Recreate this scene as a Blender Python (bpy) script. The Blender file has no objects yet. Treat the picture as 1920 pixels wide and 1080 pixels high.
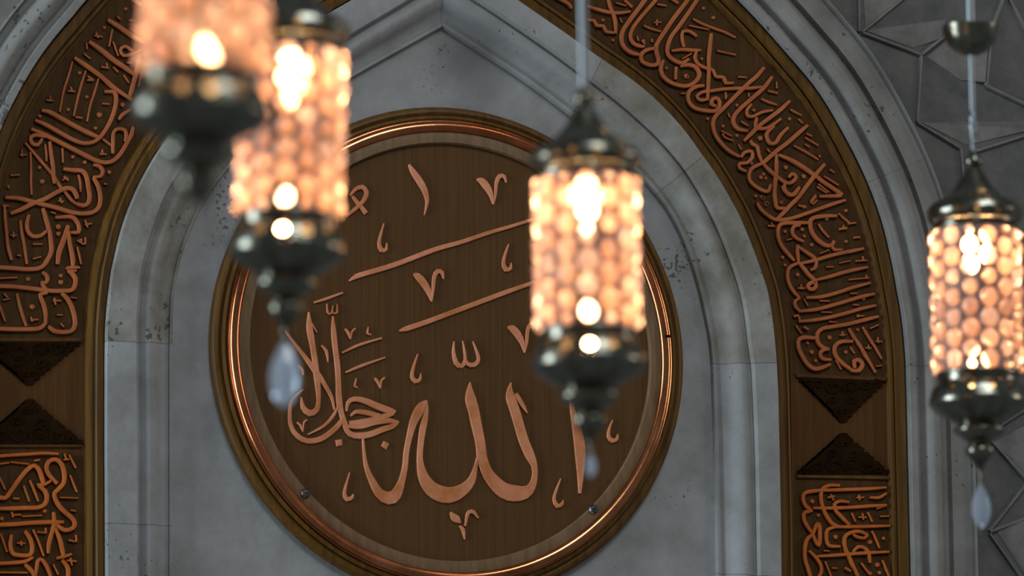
import bpy, bmesh, math, random
from mathutils import Vector, Matrix
random.seed(7)
C = bpy.context.scene.collection
SC = bpy.context.scene
PI = math.pi

# ------------------------------------------------------------------ camera
F = 10584.0                      # focal length in pixels of the 1920 wide frame (a 198 mm lens)
YAW, PITCH, ROLL = [math.radians(a) for a in (19.38, 9.46, -0.556)]
DIST = 12.0
fwd = Vector((math.sin(YAW)*math.cos(PITCH), math.cos(YAW)*math.cos(PITCH), math.sin(PITCH)))
r0 = Vector((math.cos(YAW), -math.sin(YAW), 0)); u0 = r0.cross(fwd)
right = math.cos(ROLL)*r0 + math.sin(ROLL)*u0
up = -math.sin(ROLL)*r0 + math.cos(ROLL)*u0
EYE = -DIST*fwd
cd = bpy.data.cameras.new('camera'); cam = bpy.data.objects.new('camera', cd); C.objects.link(cam)
cam.matrix_world = Matrix(((right.x, up.x, -fwd.x, EYE.x), (right.y, up.y, -fwd.y, EYE.y), (right.z, up.z, -fwd.z, EYE.z), (0, 0, 0, 1)))
cd.sensor_width = 36.0; cd.lens = F/1920*36
cd.clip_start = 0.1; cd.clip_end = 200
cd.dof.use_dof = True; cd.dof.focus_distance = DIST; cd.dof.aperture_fstop = 3.1
SC.camera = cam

# ------------------------------------------------------------------ world, light, exposure
SC.view_settings.view_transform = 'Standard'; SC.view_settings.look = 'None'
SC.view_settings.exposure = 0.0; SC.view_settings.gamma = 1.0
SC.view_settings.use_curve_mapping = False
wd = bpy.data.worlds.new('world'); SC.world = wd; wd.use_nodes = True
wb = wd.node_tree.nodes['Background']
wb.inputs[0].default_value = (0.86, 0.95, 1.0, 1); wb.inputs[1].default_value = 0.11

def area(name, loc, target, sx, sy, power, col):
    l = bpy.data.lights.new(name, 'AREA'); l.shape = 'RECTANGLE'; l.size = sx; l.size_y = sy
    l.energy = power; l.color = col
    o = bpy.data.objects.new(name, l); C.objects.link(o); o.location = loc
    o.rotation_euler = (Vector(target)-Vector(loc)).to_track_quat('-Z', 'Y').to_euler()
    return o
area('window_light_side', (-6.3, -1.3, -0.2), (0.4, -0.6, -0.1), 1.6, 5.0, 320, (0.80, 0.92, 1.0))
area('fill_light_high', (0.5, -8.5, 7.0), (0.2, 0, 0), 4.0, 3.5, 420, (0.90, 0.96, 1.0))  # unseen soft source, added as general fill
area('window_light_right', (8.5, -4.0, 1.5), (0, 0, 0), 1.5, 3.0, 110, (1.0, 0.86, 0.76))
pl = bpy.data.lights.new('warm_fill_overhead', 'POINT'); pl.energy = 7; pl.shadow_soft_size = 0.10; pl.color = (1.0, 0.60, 0.28)   # unseen warm light, added to brighten the top of the copper ring
po = bpy.data.objects.new('warm_fill_overhead', pl); C.objects.link(po); po.location = (0.9, -1.5, 1.9)

# ------------------------------------------------------------------ projection helpers
def ray(px, py): return F*fwd + (px-960)*right - (py-540)*up
def W(px, py, h=0.0):            # the point of the wall plane standing h proud of the niche panel
    d = ray(px, py); t = (-h-EYE.y)/d.y
    return EYE + t*d
def P2(px, py, h=0.0):
    p = W(px, py, h); return (p.x, p.z)
MP = DIST/F                      # metres per pixel on the wall

# ------------------------------------------------------------------ materials
def mat(name, base, rough=0.6, metal=0.0, var=None, scale=8.0, stretch=(1, 1, 1), bump=0.0, bscale=60.0, spots=None, spec=0.5, coat=0.0, rough_var=0.0):
    m = bpy.data.materials.new(name); m.use_nodes = True
    nt = m.node_tree; N = nt.nodes; L = nt.links; b = N['Principled BSDF']
    b.inputs['Base Color'].default_value = (*base, 1); b.inputs['Roughness'].default_value = rough
    b.inputs['Metallic'].default_value = metal; b.inputs['Specular IOR Level'].default_value = spec
    if coat: b.inputs['Coat Weight'].default_value = coat; b.inputs['Coat Roughness'].default_value = 0.25
    tc = N.new('ShaderNodeTexCoord'); mp = N.new('ShaderNodeMapping'); L.new(tc.outputs['Object'], mp.inputs[0])
    mp.inputs['Scale'].default_value = stretch
    out = None
    if var:
        n = N.new('ShaderNodeTexNoise'); n.inputs['Scale'].default_value = scale; n.inputs['Detail'].default_value = 7; n.inputs['Roughness'].default_value = 0.62
        L.new(mp.outputs[0], n.inputs['Vector'])
        r = N.new('ShaderNodeValToRGB'); r.color_ramp.elements[0].position = 0.33; r.color_ramp.elements[1].position = 0.68
        r.color_ramp.elements[0].color = (*var, 1); r.color_ramp.elements[1].color = (*base, 1)
        L.new(n.outputs['Fac'], r.inputs[0]); out = r.outputs[0]
        if rough_var:
            mr = N.new('ShaderNodeMapRange'); mr.inputs['To Min'].default_value = rough-rough_var; mr.inputs['To Max'].default_value = rough+rough_var
            L.new(n.outputs['Fac'], mr.inputs['Value']); L.new(mr.outputs[0], b.inputs['Roughness'])
    if spots:                    # small dark pits, gathered in patches
        col, sc, thr, msc = spots
        v = N.new('ShaderNodeTexNoise'); v.inputs['Scale'].default_value = sc; v.inputs['Detail'].default_value = 2
        L.new(tc.outputs['Object'], v.inputs['Vector'])
        q = N.new('ShaderNodeTexNoise'); q.inputs['Scale'].default_value = msc; q.inputs['Detail'].default_value = 3
        L.new(tc.outputs['Object'], q.inputs['Vector'])
        a = N.new('ShaderNodeMath'); a.operation = 'MULTIPLY'; L.new(v.outputs['Fac'], a.inputs[0]); L.new(q.outputs['Fac'], a.inputs[1])
        g = N.new('ShaderNodeMapRange'); g.inputs['From Min'].default_value = thr; g.inputs['From Max'].default_value = thr+0.03; g.inputs['To Max'].default_value = 0.8
        L.new(a.outputs[0], g.inputs['Value'])
        mx = N.new('ShaderNodeMix'); mx.data_type = 'RGBA'; L.new(g.outputs[0], mx.inputs[0])
        if out: L.new(out, mx.inputs[6])
        else: mx.inputs[6].default_value = (*base, 1)
        mx.inputs[7].default_value = (*col, 1); out = mx.outputs[2]
    if out: L.new(out, b.inputs['Base Color'])
    if bump:
        n2 = N.new('ShaderNodeTexNoise'); n2.inputs['Scale'].default_value = bscale; n2.inputs['Detail'].default_value = 6
        L.new(mp.outputs[0], n2.inputs['Vector'])
        bp = N.new('ShaderNodeBump'); bp.inputs['Strength'].default_value = bump; bp.inputs['Distance'].default_value = 0.004
        L.new(n2.outputs['Fac'], bp.inputs['Height']); L.new(bp.outputs[0], b.inputs['Normal'])
    return m

M = {}
M['stone'] = mat('pale_limestone', (0.30, 0.312, 0.32), 0.75, var=(0.215, 0.218, 0.214), scale=10, bump=0.35, bscale=45, spots=((0.05, 0.055, 0.05), 105, 0.395, 4.3), spec=0.25)
M['stone_aged'] = mat('aged_limestone', (0.29, 0.29, 0.275), 0.8, var=(0.165, 0.157, 0.128), scale=11, bump=0.4, bscale=50, spots=((0.06, 0.06, 0.045), 70, 0.37, 5), spec=0.2)
M['stone_outer'] = mat('grey_limestone', (0.25, 0.25, 0.24), 0.8, var=(0.17, 0.17, 0.158), scale=9, bump=0.4, bscale=50, spots=((0.05, 0.05, 0.04), 70, 0.39, 5), spec=0.2)
M['stone_dark'] = mat('weathered_grey_stone', (0.125, 0.125, 0.12), 0.9, var=(0.078, 0.082, 0.082), scale=16, bump=0.6, bscale=40, spec=0.15)
M['stone_ridge'] = mat('worn_stone_ridge', (0.19, 0.19, 0.18), 0.85, var=(0.125, 0.125, 0.12), scale=20, bump=0.4, spec=0.15)
M['wood'] = mat('brown_walnut', (0.098, 0.042, 0.009), 0.6, var=(0.062, 0.025, 0.006), scale=6, stretch=(14, 14, 0.7), bump=0.12, bscale=10, spec=0.12)
M['wood_bed'] = mat('dark_stained_bed', (0.075, 0.036, 0.010), 0.65, var=(0.045, 0.022, 0.007), scale=6, stretch=(14, 14, 0.7), spec=0.1)
M['letter_shade'] = mat('painted_letter_shade', (0.028, 0.015, 0.006), 0.8, spec=0.05)  # near-black for the shadow outline painted round the band letters
M['wood_frame'] = mat('olive_brown_wood', (0.128, 0.060, 0.009), 0.5, var=(0.062, 0.028, 0.005), scale=6, stretch=(12, 12, 0.8), bump=0.1, bscale=10, spec=0.2)
M['wood_disc'] = mat('dark_veneer', (0.100, 0.047, 0.013), 0.55, var=(0.070, 0.032, 0.009), scale=6, stretch=(30, 30, 0.45), bump=0.08, bscale=10, spec=0.15)
M['wood_ring'] = mat('greyed_veneer', (0.20, 0.125, 0.066), 0.5, var=(0.13, 0.075, 0.038), scale=6, stretch=(10, 10, 1.5), bump=0.06, spec=0.2)
M['wood_black'] = mat('dark_carved_wood', (0.024, 0.012, 0.005), 0.85, var=(0.013, 0.007, 0.003), scale=30, bump=0.2, spec=0.0)
M['copper'] = mat('polished_copper', (0.74, 0.29, 0.13), 0.2, 1.0, var=(0.42, 0.14, 0.055), scale=9, rough_var=0.07, bump=0.08, bscale=14)
M['copper_letter'] = mat('brushed_copper_sheet', (0.66, 0.27, 0.145), 0.5, 0.0, var=(0.44, 0.145, 0.045), scale=16, bump=0.2, bscale=160, spec=0.3)
M['copper_band'] = mat('copper_painted_relief', (0.44, 0.132, 0.044), 0.55, 0.0, var=(0.30, 0.085, 0.025), scale=18, bump=0.15, bscale=90, spec=0.2)
M['copper_band_low'] = mat('bright_copper_relief', (0.54, 0.145, 0.026), 0.55, 0.0, var=(0.37, 0.09, 0.015), scale=18, bump=0.15, bscale=90, spec=0.2)
M['screw'] = mat('steel_screw', (0.16, 0.16, 0.19), 0.3, 1.0)
M['brass'] = mat('antique_brass', (0.27, 0.275, 0.235), 0.23, 1.0, var=(0.11, 0.10, 0.065), scale=30, rough_var=0.08, bump=0.15, bscale=80)
M['bronze_drop'] = mat('dark_bronze', (0.035, 0.028, 0.014), 0.45, spec=0.2)
M['steel'] = mat('blued_steel_cable', (0.30, 0.35, 0.38), 0.35, 0.9)
M['grout'] = mat('lantern_grout', (0.20, 0.15, 0.14), 0.7)

def glass_mat(name, tint, trans, tl, gloss_rough=0.12):
    m = bpy.data.materials.new(name); m.use_nodes = True; nt = m.node_tree; N = nt.nodes; L = nt.links
    for n in list(N):
        if n.type != 'OUTPUT_MATERIAL': N.remove(n)
    o = [n for n in N if n.type == 'OUTPUT_MATERIAL'][0]
    t = N.new('ShaderNodeBsdfTransparent'); t.inputs[0].default_value = (*tint, 1)
    s = N.new('ShaderNodeBsdfTranslucent'); s.inputs[0].default_value = (*tl, 1)
    g = N.new('ShaderNodeBsdfGlossy'); g.inputs['Roughness'].default_value = gloss_rough; g.inputs[0].default_value = (1, 1, 1, 1)
    df = N.new('ShaderNodeBsdfDiffuse'); df.inputs[0].default_value = (0.82, 0.82, 0.92, 1)
    sd = N.new('ShaderNodeMixShader'); sd.inputs[0].default_value = 0.24; L.new(s.outputs[0], sd.inputs[1]); L.new(df.outputs[0], sd.inputs[2])
    a = N.new('ShaderNodeMixShader'); a.inputs[0].default_value = trans; L.new(sd.outputs[0], a.inputs[1]); L.new(t.outputs[0], a.inputs[2])
    fr = N.new('ShaderNodeFresnel'); fr.inputs[0].default_value = 1.5
    b = N.new('ShaderNodeMixShader'); L.new(fr.outputs[0], b.inputs[0]); L.new(a.outputs[0], b.inputs[1]); L.new(g.outputs[0], b.inputs[2])
    L.new(b.outputs[0], o.inputs[0]); return m
M['bead'] = [glass_mat('frosted_bead_glass_a', (1.0, 0.88, 0.78), 0.36, (0.50, 0.34, 0.265)),
             glass_mat('frosted_bead_glass_b', (1.0, 0.82, 0.68), 0.28, (0.48, 0.285, 0.20)),
             glass_mat('frosted_bead_glass_c', (0.97, 0.90, 0.90), 0.38, (0.50, 0.39, 0.38)),
             glass_mat('frosted_bead_glass_d', (1.0, 0.84, 0.72), 0.20, (0.35, 0.20, 0.13))]
M['crystal'] = glass_mat('cut_crystal', (0.86, 0.93, 1.0), 0.45, (0.75, 0.88, 1.0), 0.05)

def emis(name, col, s):
    m = bpy.data.materials.new(name); m.use_nodes = True; b = m.node_tree.nodes['Principled BSDF']
    b.inputs['Base Color'].default_value = (0.9, 0.8, 0.6, 1)
    b.inputs['Emission Color'].default_value = (*col, 1); b.inputs['Emission Strength'].default_value = s
    return m
M['bulb'] = emis('glowing_bulb', (1.0, 0.55, 0.255), 52.0)

# ------------------------------------------------------------------ object helpers
def link(name, me, m=None, parent=None, smooth=False):
    o = bpy.data.objects.new(name, me); C.objects.link(o)
    if m is not None and not me.materials: me.materials.append(m)
    if parent is not None: o.parent = parent
    if smooth:
        for p in me.polygons: p.use_smooth = True
    return o
def mesh(name, vs, fs):
    me = bpy.data.meshes.new(name); me.from_pydata([tuple(v) for v in vs], [], fs); me.update(); return me
def smooth_angle(me, deg=35):
    for p in me.polygons: p.use_smooth = True
    me.set_sharp_from_angle(angle=math.radians(deg))
def empty(name, loc=(0, 0, 0)):
    o = bpy.data.objects.new(name, None); C.objects.link(o); o.location = loc; o.empty_display_size = 0.05; return o
def tag(o, label=None, cat=None, group=None, kind=None):
    if label: o['label'] = label
    if cat: o['category'] = cat
    if group: o['group'] = group
    if kind: o['kind'] = kind
    return o

# ------------------------------------------------------------------ arch contours (traced, in wall metres)
def catmull(pts, n):
    """resample a polyline through a Catmull-Rom curve to n+1 points equally spaced by arc length"""
    P = [Vector(p) for p in pts]; P = [2*P[0]-P[1]]+P+[2*P[-1]-P[-2]]
    dense = []
    for i in range(1, len(P)-2):
        for k in range(12):
            t = k/12; a, b, c, d = P[i-1], P[i], P[i+1], P[i+2]
            dense.append(0.5*((2*b)+(-a+c)*t+(2*a-5*b+4*c-d)*t*t+(-a+3*b-3*c+d)*t**3))
    dense.append(P[-2])
    acc = [0]
    for i in range(1, len(dense)): acc.append(acc[-1]+(dense[i]-dense[i-1]).length)
    out = []; j = 0
    for k in range(n+1):
        s = acc[-1]*k/n
        while j < len(acc)-2 and acc[j+1] < s: j += 1
        u = 0 if acc[j+1] == acc[j] else (s-acc[j])/(acc[j+1]-acc[j])
        out.append(dense[j].lerp(dense[j+1], min(1, max(0, u))))
    return out
NH = 90; NV = 26
def split(poly, h):
    """poly: bottom .. apex. The straight foot is sampled at even heights, the arch by arc length"""
    lv = lambda x: 640+0.046*(x-220)
    j = max(i for i in range(len(poly)) if poly[i][1] > lv(poly[i][0]))
    (x1, y1), (x2, y2) = poly[j], poly[j+1]; ys = lv(x1); t = (y1-ys)/(y1-y2); m = (x1+(x2-x1)*t, ys)
    foot = []
    for k in range(NV):
        y = poly[0][1]+(ys-poly[0][1])*k/NV+0.046*(x1-220)*(1-k/NV)
        y = min(y, poly[0][1]+80)
        q = poly[:j+1]+[m]; x = q[0][0]
        for (a, b), (c, d) in zip(q[:-1], q[1:]):
            if d <= y <= b: x = a+(c-a)*(b-y)/(b-d)
        foot.append(Vector(P2(x, y, h)))
    return foot+catmull([P2(x, y, h) for x, y in [m]+poly[j+1:]], NH-NV)
def contour(left, rightp, h):
    """left: bottom .. apex, rightp: apex .. bottom (pixels)"""
    L = split(left, h); R = split(rightp[::-1], h)[::-1]
    return L + R[1:]
DB = 1750  # the mouldings run on below the frame
C1 = contour([(204, DB), (201, 1080), (200, 850), (200, 670), (201, 612), (205, 562), (212, 507), (217, 485), (226, 445), (240, 400), (265, 342), (300, 281), (350, 217), (400, 168), (450, 128), (500, 95), (560, 58), (625, 20), (665, -3), (745, -50), (827, -98)],
             [(827, -98), (900, -50), (972, 0), (1060, 61), (1120, 104), (1180, 145), (1230, 186), (1280, 239), (1317, 290), (1342, 325), (1380, 390), (1400, 434), (1415, 472), (1432, 520), (1441, 550), (1450, 605), (1456, 665), (1460, 735), (1462, 830), (1465, 972), (1466, 1080), (1474, DB)], 0.045)
C2 = contour([(-72, DB), (-72, 1080), (-72, 800), (-70, 650), (-64, 540), (-50, 440), (-28, 340), (2, 242), (50, 147), (95, 80), (140, 27), (162, 0), (230, -72), (320, -145), (450, -230), (640, -335), (822, -430)],
             [(822, -430), (1000, -310), (1150, -205), (1250, -128), (1330, -60), (1392, 0), (1435, 45), (1480, 96), (1530, 155), (1565, 208), (1605, 281), (1635, 345), (1660, 415), (1678, 490), (1688, 545), (1694, 577), (1700, 625), (1704, 677), (1706, 740), (1708, 830), (1711, 950), (1714, 1080), (1725, DB)], 0.05)
G1 = contour([(263, DB), (260, 1080), (260, 810), (258, 680), (258, 600), (261, 555), (266, 510), (275, 470), (287, 430), (307, 375), (332, 331), (365, 292), (400, 258), (460, 207), (540, 147), (600, 105), (665, 62), (760, 5), (828, -40)],
             [(828, -40), (897, 0), (965, 45), (1040, 97), (1090, 134), (1152, 180), (1210, 230), (1245, 265), (1285, 313), (1320, 370), (1350, 430), (1375, 495), (1390, 540), (1400, 590), (1406, 640), (1413, 690), (1417, 770), (1420, 860), (1424, 1080), (1432, DB)], 0.042)
G2 = contour([(327, DB), (323, 1080), (323, 800), (323, 660), (325, 567), (330, 530), (337, 495), (347, 460), (360, 427), (377, 390), (400, 352), (430, 315), (480, 268), (540, 222), (600, 182), (660, 146), (727, 108), (765, 87), (828, 52)],
             [(828, 52), (900, 98), (975, 147), (1030, 187), (1080, 226), (1140, 275), (1197, 329), (1242, 382), (1270, 430), (1290, 480), (1307, 535), (1322, 600), (1330, 645), (1334, 690), (1338, 810), (1343, 1080), (1351, DB)], 0.004)
def mix(A, B, t): return [a.lerp(b, t) for a, b in zip(A, B)]
def offset(A, d):
    out = []
    for i, p in enumerate(A):
        if i == NH:
            t = (A[NH]-A[NH-1]).normalized(); n = Vector((-t.y, t.x)); out.append(p+Vector((0, d/max(0.3, n.y)))); continue
        a = A[max(0, i-2)] if i < NH else A[max(NH, i-2)]
        b = A[min(NH, i+2)] if i < NH else A[min(len(A)-1, i+2)]
        t = (b-a).normalized(); out.append(p+d*Vector((-t.y, t.x)))
    return out

def loft(name, rows, m, parent, i0=0, i1=None, gap=0.0, deg=35, cap=True):
    """rows: list of (curve, h). Walks the contour from index i0 to i1"""
    i1 = len(rows[0][0])-1 if i1 is None else i1
    vs = []; fs = []; K = len(rows)
    idx = list(range(i0, i1+1))
    for q, i in enumerate(idx):
        for cv, h in rows:
            p = cv[i].copy()
            if gap and q == 0: p = p+(cv[i+1]-p).normalized()*gap
            if gap and q == len(idx)-1: p = p+(cv[i-1]-p).normalized()*gap
            vs.append((p.x, -h, p.y))
    for q in range(len(idx)-1):
        for k in range(K-1):
            a = q*K+k; fs.append((a, a+K, a+K+1, a+1))
    if cap:
        hb = min(h for _, h in rows)-0.02
        for q in (0, len(idx)-1):
            base = len(vs); i = idx[q]
            for k in range(K): x = vs[q*K+k]; vs.append((x[0], -hb, x[2]))
            for k in range(K-1): fs.append((q*K+k, q*K+k+1, base+k+1, base+k))
    me = mesh(name, vs, fs)
    bm = bmesh.new(); bm.from_mesh(me); bmesh.ops.recalc_face_normals(bm, faces=bm.faces)
    # recalc may point an open sheet inwards: face the room (-y)
    s = sum(f.normal.y*f.calc_area() for f in bm.faces)
    if s > 0: bmesh.ops.reverse_faces(bm, faces=bm.faces)
    bm.to_mesh(me); bm.free(); smooth_angle(me, deg)
    return link(name, me, m, parent)

def near_index(curve, px, py, lo, hi, h=0.04):
    x, z = P2(px, py, h); v = Vector((x, z))
    return min(range(lo, hi), key=lambda i: (curve[i]-v).length)

# ------------------------------------------------------------------ the wall
wall = empty('wall_back'); tag(wall, kind='structure')
# niche panel behind the roundel
ins = offset(G2, -0.0)
cx = sum(p.x for p in G2)/len(G2)
vs = [(p.x, 0, p.y) for p in offset(G2, 0.015)]; n = len(vs)
me = bpy.data.meshes.new('niche_panel'); bm = bmesh.new()
bv = [bm.verts.new(v) for v in vs]; f = bm.faces.new(bv); bmesh.ops.triangulate(bm, faces=[f])
bmesh.ops.recalc_face_normals(bm, faces=bm.faces)
if sum(f.normal.y for f in bm.faces) > 0: bmesh.ops.reverse_faces(bm, faces=bm.faces)
bm.to_mesh(me); bm.free(); link('stone_panel', me, M['stone'], wall)

# inner stone arch: fascia, groove, convex roll, hollow, fillet
inner = empty('trim_1'); tag(inner, 'pale limestone arch moulding between the wooden band and the roundel', kind='structure')
rows_in = [(offset(C1, 0.012), 0.02), (offset(C1, 0.0012), 0.02), (C1, 0.0435), (offset(C1, -0.0015), 0.045), (mix(C1, G1, 0.5), 0.045), (mix(C1, G1, 0.95), 0.044), (G1, 0.041), (mix(G1, G2, 0.035), 0.030), (mix(G1, G2, 0.075), 0.030)]
K = 10
for k in range(K+1):
    t = k/K; a = PI*0.92*t
    rows_in.append((mix(G1, G2, 0.085+0.50*t), 0.031+0.013*math.sin(a)-0.014*t))
for k in range(1, 7):
    t = k/6; rows_in.append((mix(G1, G2, 0.585+0.30*t), 0.0185-0.011*math.sin(t*PI/2)))
rows_in += [(mix(G1, G2, 0.90), 0.012), (mix(G1, G2, 0.975), 0.012), (G2, 0.004), (mix(G1, G2, 1.02), -0.006)]
jl = [near_index(C1, 201, 977, 0, NH), near_index(C1, 201, 632, 0, NH), near_index(C1, 330, 243, 0, NH), near_index(C1, 560, 58, 0, NH)]
jr = [near_index(C1, 1130, 112, NH, 2*NH), near_index(C1, 1322, 296, NH, 2*NH), near_index(C1, 1457, 685, NH, 2*NH), near_index(C1, 1466, 1085, NH, 2*NH)]
cuts = [0]+sorted(jl)+[NH]+sorted(jr)+[2*NH]
for q, (a, b) in enumerate(zip(cuts[:-1], cuts[1:])):
    aged = q in (2, 3, 6, 7)
    loft('stone_block', rows_in, M['stone_aged'] if aged else M['stone'], inner, a, b, gap=0.0004)

# outer stone arch
U = MP/0.97
o_rows = [(offset(C2, -0.012), 0.02), (offset(C2, -0.0008), 0.02), (C2, 0.049), (offset(C2, 0.0015), 0.051), (offset(C2, 13.5*U), 0.051), (offset(C2, 15*U), 0.048), (offset(C2, 17*U), 0.036), (offset(C2, 21*U), 0.034)]
for k in range(13):
    t = k/12; o_rows.append((offset(C2, (24+46*t)*U), 0.034+0.024*math.sin(PI*t)-0.004*t))
o_rows += [(offset(C2, 76*U), 0.028), (offset(C2, 80*U), 0.028), (offset(C2, 83.3*U), 0.043), (offset(C2, 85*U), 0.043), (offset(C2, 87*U), 0.030), (offset(C2, 127*U), 0.030), (offset(C2, 130.3*U), 0.042), (offset(C2, 132*U), 0.042), (offset(C2, 134*U), 0.020), (offset(C2, 140*U), 0.012)]
outer = empty('trim_2'); tag(outer, 'grey limestone moulding outside the wooden inscription band', kind='structure')
oc = [0, 12, 24, 42, 60, 76, NH, NH+14, NH+30, NH+48, NH+63, NH+76, 2*NH]
for q, (a, b) in enumerate(zip(oc[:-1], oc[1:])):
    loft('stone_block', o_rows, M['stone_outer'], outer, a, b, gap=0.0003)

# spandrel wall outside the arch: ground plus carved interlace
sp = offset(C2, 136*U)
me = bpy.data.meshes.new('spandrel'); bm = bmesh.new()
top = 2.6; xl, xr = -2.6, 2.6
lowz = min(sp[0].y, sp[-1].y)
vs = [bm.verts.new((p.x, -0.014, p.y)) for p in sp]
outs = []
for i, p in enumerate(sp):
    if i <= NH//2: outs.append((xl, p.y))
    elif i <= NH: t = (i-NH//2)/(NH-NH//2); outs.append((xl+(sp[NH].x-xl)*t, sp[NH//2].y+(top-sp[NH//2].y)*min(1, t*3)))
    elif i <= NH+NH//2: t = (i-NH)/(NH//2); outs.append((sp[NH].x+(xr-sp[NH].x)*t, sp[NH+NH//2].y+(top-sp[NH+NH//2].y)*min(1, (1-t)*3)))
    else: outs.append((xr, p.y))
vo = [bm.verts.new((x, -0.014, z)) for x, z in outs]
for i in range(len(sp)-1): bm.faces.new((vs[i], vs[i+1], vo[i+1], vo[i]))
bmesh.ops.recalc_face_normals(bm, faces=bm.faces)
if sum(f.normal.y for f in bm.faces) > 0: bmesh.ops.reverse_faces(bm, faces=bm.faces)
bm.to_mesh(me); bm.free(); link('spandrel_ground', me, M['stone_dark'], wall)

def ridge(a, b, w=7.5, hh=0.008, h0=0.014):
    A = Vector(P2(*a, h0+hh)); B = Vector(P2(*b, h0+hh)); t = (B-A).normalized(); nn = Vector((-t.y, t.x)); w = w*MP/2
    pr = [(-w*1.0, 0), (-w*0.45, hh), (w*0.45, hh), (w*1.0, 0)]
    vs = [(P.x+nn.x*o, -h0-z+0.0005, P.y+nn.y*o) for P in (A, B) for o, z in pr]
    fs = [(0, 1, 5, 4), (1, 2, 6, 5), (2, 3, 7, 6), (0, 3, 2, 1), (4, 5, 6, 7)]
    me = mesh('carved_ridge', vs, fs)
    bm = bmesh.new(); bm.from_mesh(me); bmesh.ops.recalc_face_normals(bm, faces=bm.faces)
    if sum(f.normal.y*f.calc_area() for f in bm.faces) > 0: bmesh.ops.reverse_faces(bm, faces=bm.faces)
    bm.to_mesh(me); bm.free()
    return link('carved_ridge', me, M['stone_ridge'], wall)
RID = [((1617, 60), (1729, 102)), ((1729, 102), (1721, 227)), ((1729, 102), (1775, 66)), ((1617, 60), (1700, -8)), ((1612, 58), (1611, -60)), ((1721, 228), (1803, 278)), ((1851, 160), (1862, 55)), ((1851, 160), (1935, 200)),
       ((1885, -20), (1935, 72)), ((1825, 285), (1935, 250)), ((1803, 278), (1812, 380)), ((1775, 66), (1862, 55)), ((1700, -8), (1790, -70)), ((1935, 200), (2010, 150)), ((1862, 55), (1890, -20)), ((1935, 72), (2010, 60)),
       ((1850, 815), (1930, 903)), ((1930, 903), (1857, 995)), ((1857, 1000), (1925, 1095)), ((1857, 997), (1935, 968)), ((1930, 903), (2010, 880)), ((1925, 1095), (2000, 1150)), ((1850, 815), (1845, 740)), ((1850, 815), (1935, 760)),
       ((1845, 740), (1930, 650)), ((1930, 650), (1925, 540)), ((1925, 540), (2010, 480)), ((1935, 760), (2010, 800)), ((1935, 250), (2000, 330))]
for a, b in RID: ridge(a, b)
def facet(pts, hs, h0=0.014):
    """a tilted chip of stone: pts in pixels, hs the height of each corner over the ground"""
    vs = [(*[P2(x, y, h0)[0]], -h0-h, P2(x, y, h0)[1]) for (x, y), h in zip(pts, hs)]
    k = len(vs); vs += [(v[0], -h0+0.002, v[2]) for v in vs]
    fs = [tuple(range(k))]+[(i, (i+1) % k, (i+1) % k+k, i+k) for i in range(k)]
    me = mesh('stone_facet', vs, fs); bm = bmesh.new(); bm.from_mesh(me); bmesh.ops.recalc_face_normals(bm, faces=bm.faces)
    if bm.faces[:] and max(bm.faces, key=lambda f: f.calc_area()).normal.y > 0: bmesh.ops.reverse_faces(bm, faces=bm.faces)
    bm.to_mesh(me); bm.free(); link('stone_facet', me, M['stone_ridge'], wall)
facet([(1622, 57), (1770, 38), (1765, 72), (1712, 90)], [0.002, 0.010, 0.004, 0.001])
facet([(1728, 230), (1935, 228), (1935, 243), (1812, 272)], [0.002, 0.010, 0.004, 0.001])
facet([(1738, 106), (1778, 74), (1853, 66), (1845, 155), (1800, 150)], [0.0005, 0.006, 0.003, 0.008, 0.001])
facet([(1622, 52), (1690, -4), (1690, -60), (1617, -60)], [0.001, 0.006, 0.008, 0.001])
facet([(1862, 830), (1920, 895), (1935, 890), (1935, 790)], [0.001, 0.004, 0.010, 0.004])
facet([(1866, 992), (1925, 975), (1935, 1085), (1925, 1085)], [0.001, 0.009, 0.004, 0.001])

# ------------------------------------------------------------------ wooden inscription band
band = empty('inscription_band', (0, 0, 0))
tag(band, 'pointed arch band of brown wood with raised copper calligraphy framing the niche', 'calligraphy band')
def bf(t): return mix(C1, C2, t)
loft('inner_frame', [(offset(C1, 0.006), 0.012), (offset(C1, 0.001), 0.020), (bf(0.012), 0.031), (bf(0.055), 0.033), (bf(0.072), 0.026), (bf(0.080), 0.026), (bf(0.088), 0.030), (bf(0.105), 0.028), (bf(0.118), 0.016), (bf(0.13), 0.008)], M['wood_frame'], band)
loft('outer_frame', [(bf(0.865), 0.008), (bf(0.878), 0.014), (bf(0.888), 0.024), (bf(0.905), 0.024), (bf(0.910), 0.019), (bf(0.917), 0.019), (bf(0.925), 0.032), (bf(0.985), 0.034), (offset(C2, -0.0015), 0.026), (offset(C2, 0.004), 0.012)], M['wood_frame'], band)
loft('panel_ground', [(bf(0.10), 0.0115), (bf(0.3), 0.0115), (bf(0.5), 0.0115), (bf(0.7), 0.0115), (bf(0.89), 0.0115)], M['wood'], band)
HB = 0.0125
mid = bf(0.5)
ca = near_index(mid, 70, 836, 0, NH, HB); cb = near_index(mid, 70, 634, 0, NH, HB)
cc = near_index(mid, 1578, 702, NH, 2*NH, HB); ce = near_index(mid, 1584, 896, NH, 2*NH, HB)
for a, b in ((0, ca), (cb, cc), (ce, 2*NH)):
    loft('cartouche_ground', [(bf(0.135), 0.0112), (bf(0.14), 0.0125), (bf(0.5), 0.0125), (bf(0.855), 0.0125), (bf(0.86), 0.0112)], M['wood_bed'], band, a, b, cap=False)

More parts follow.
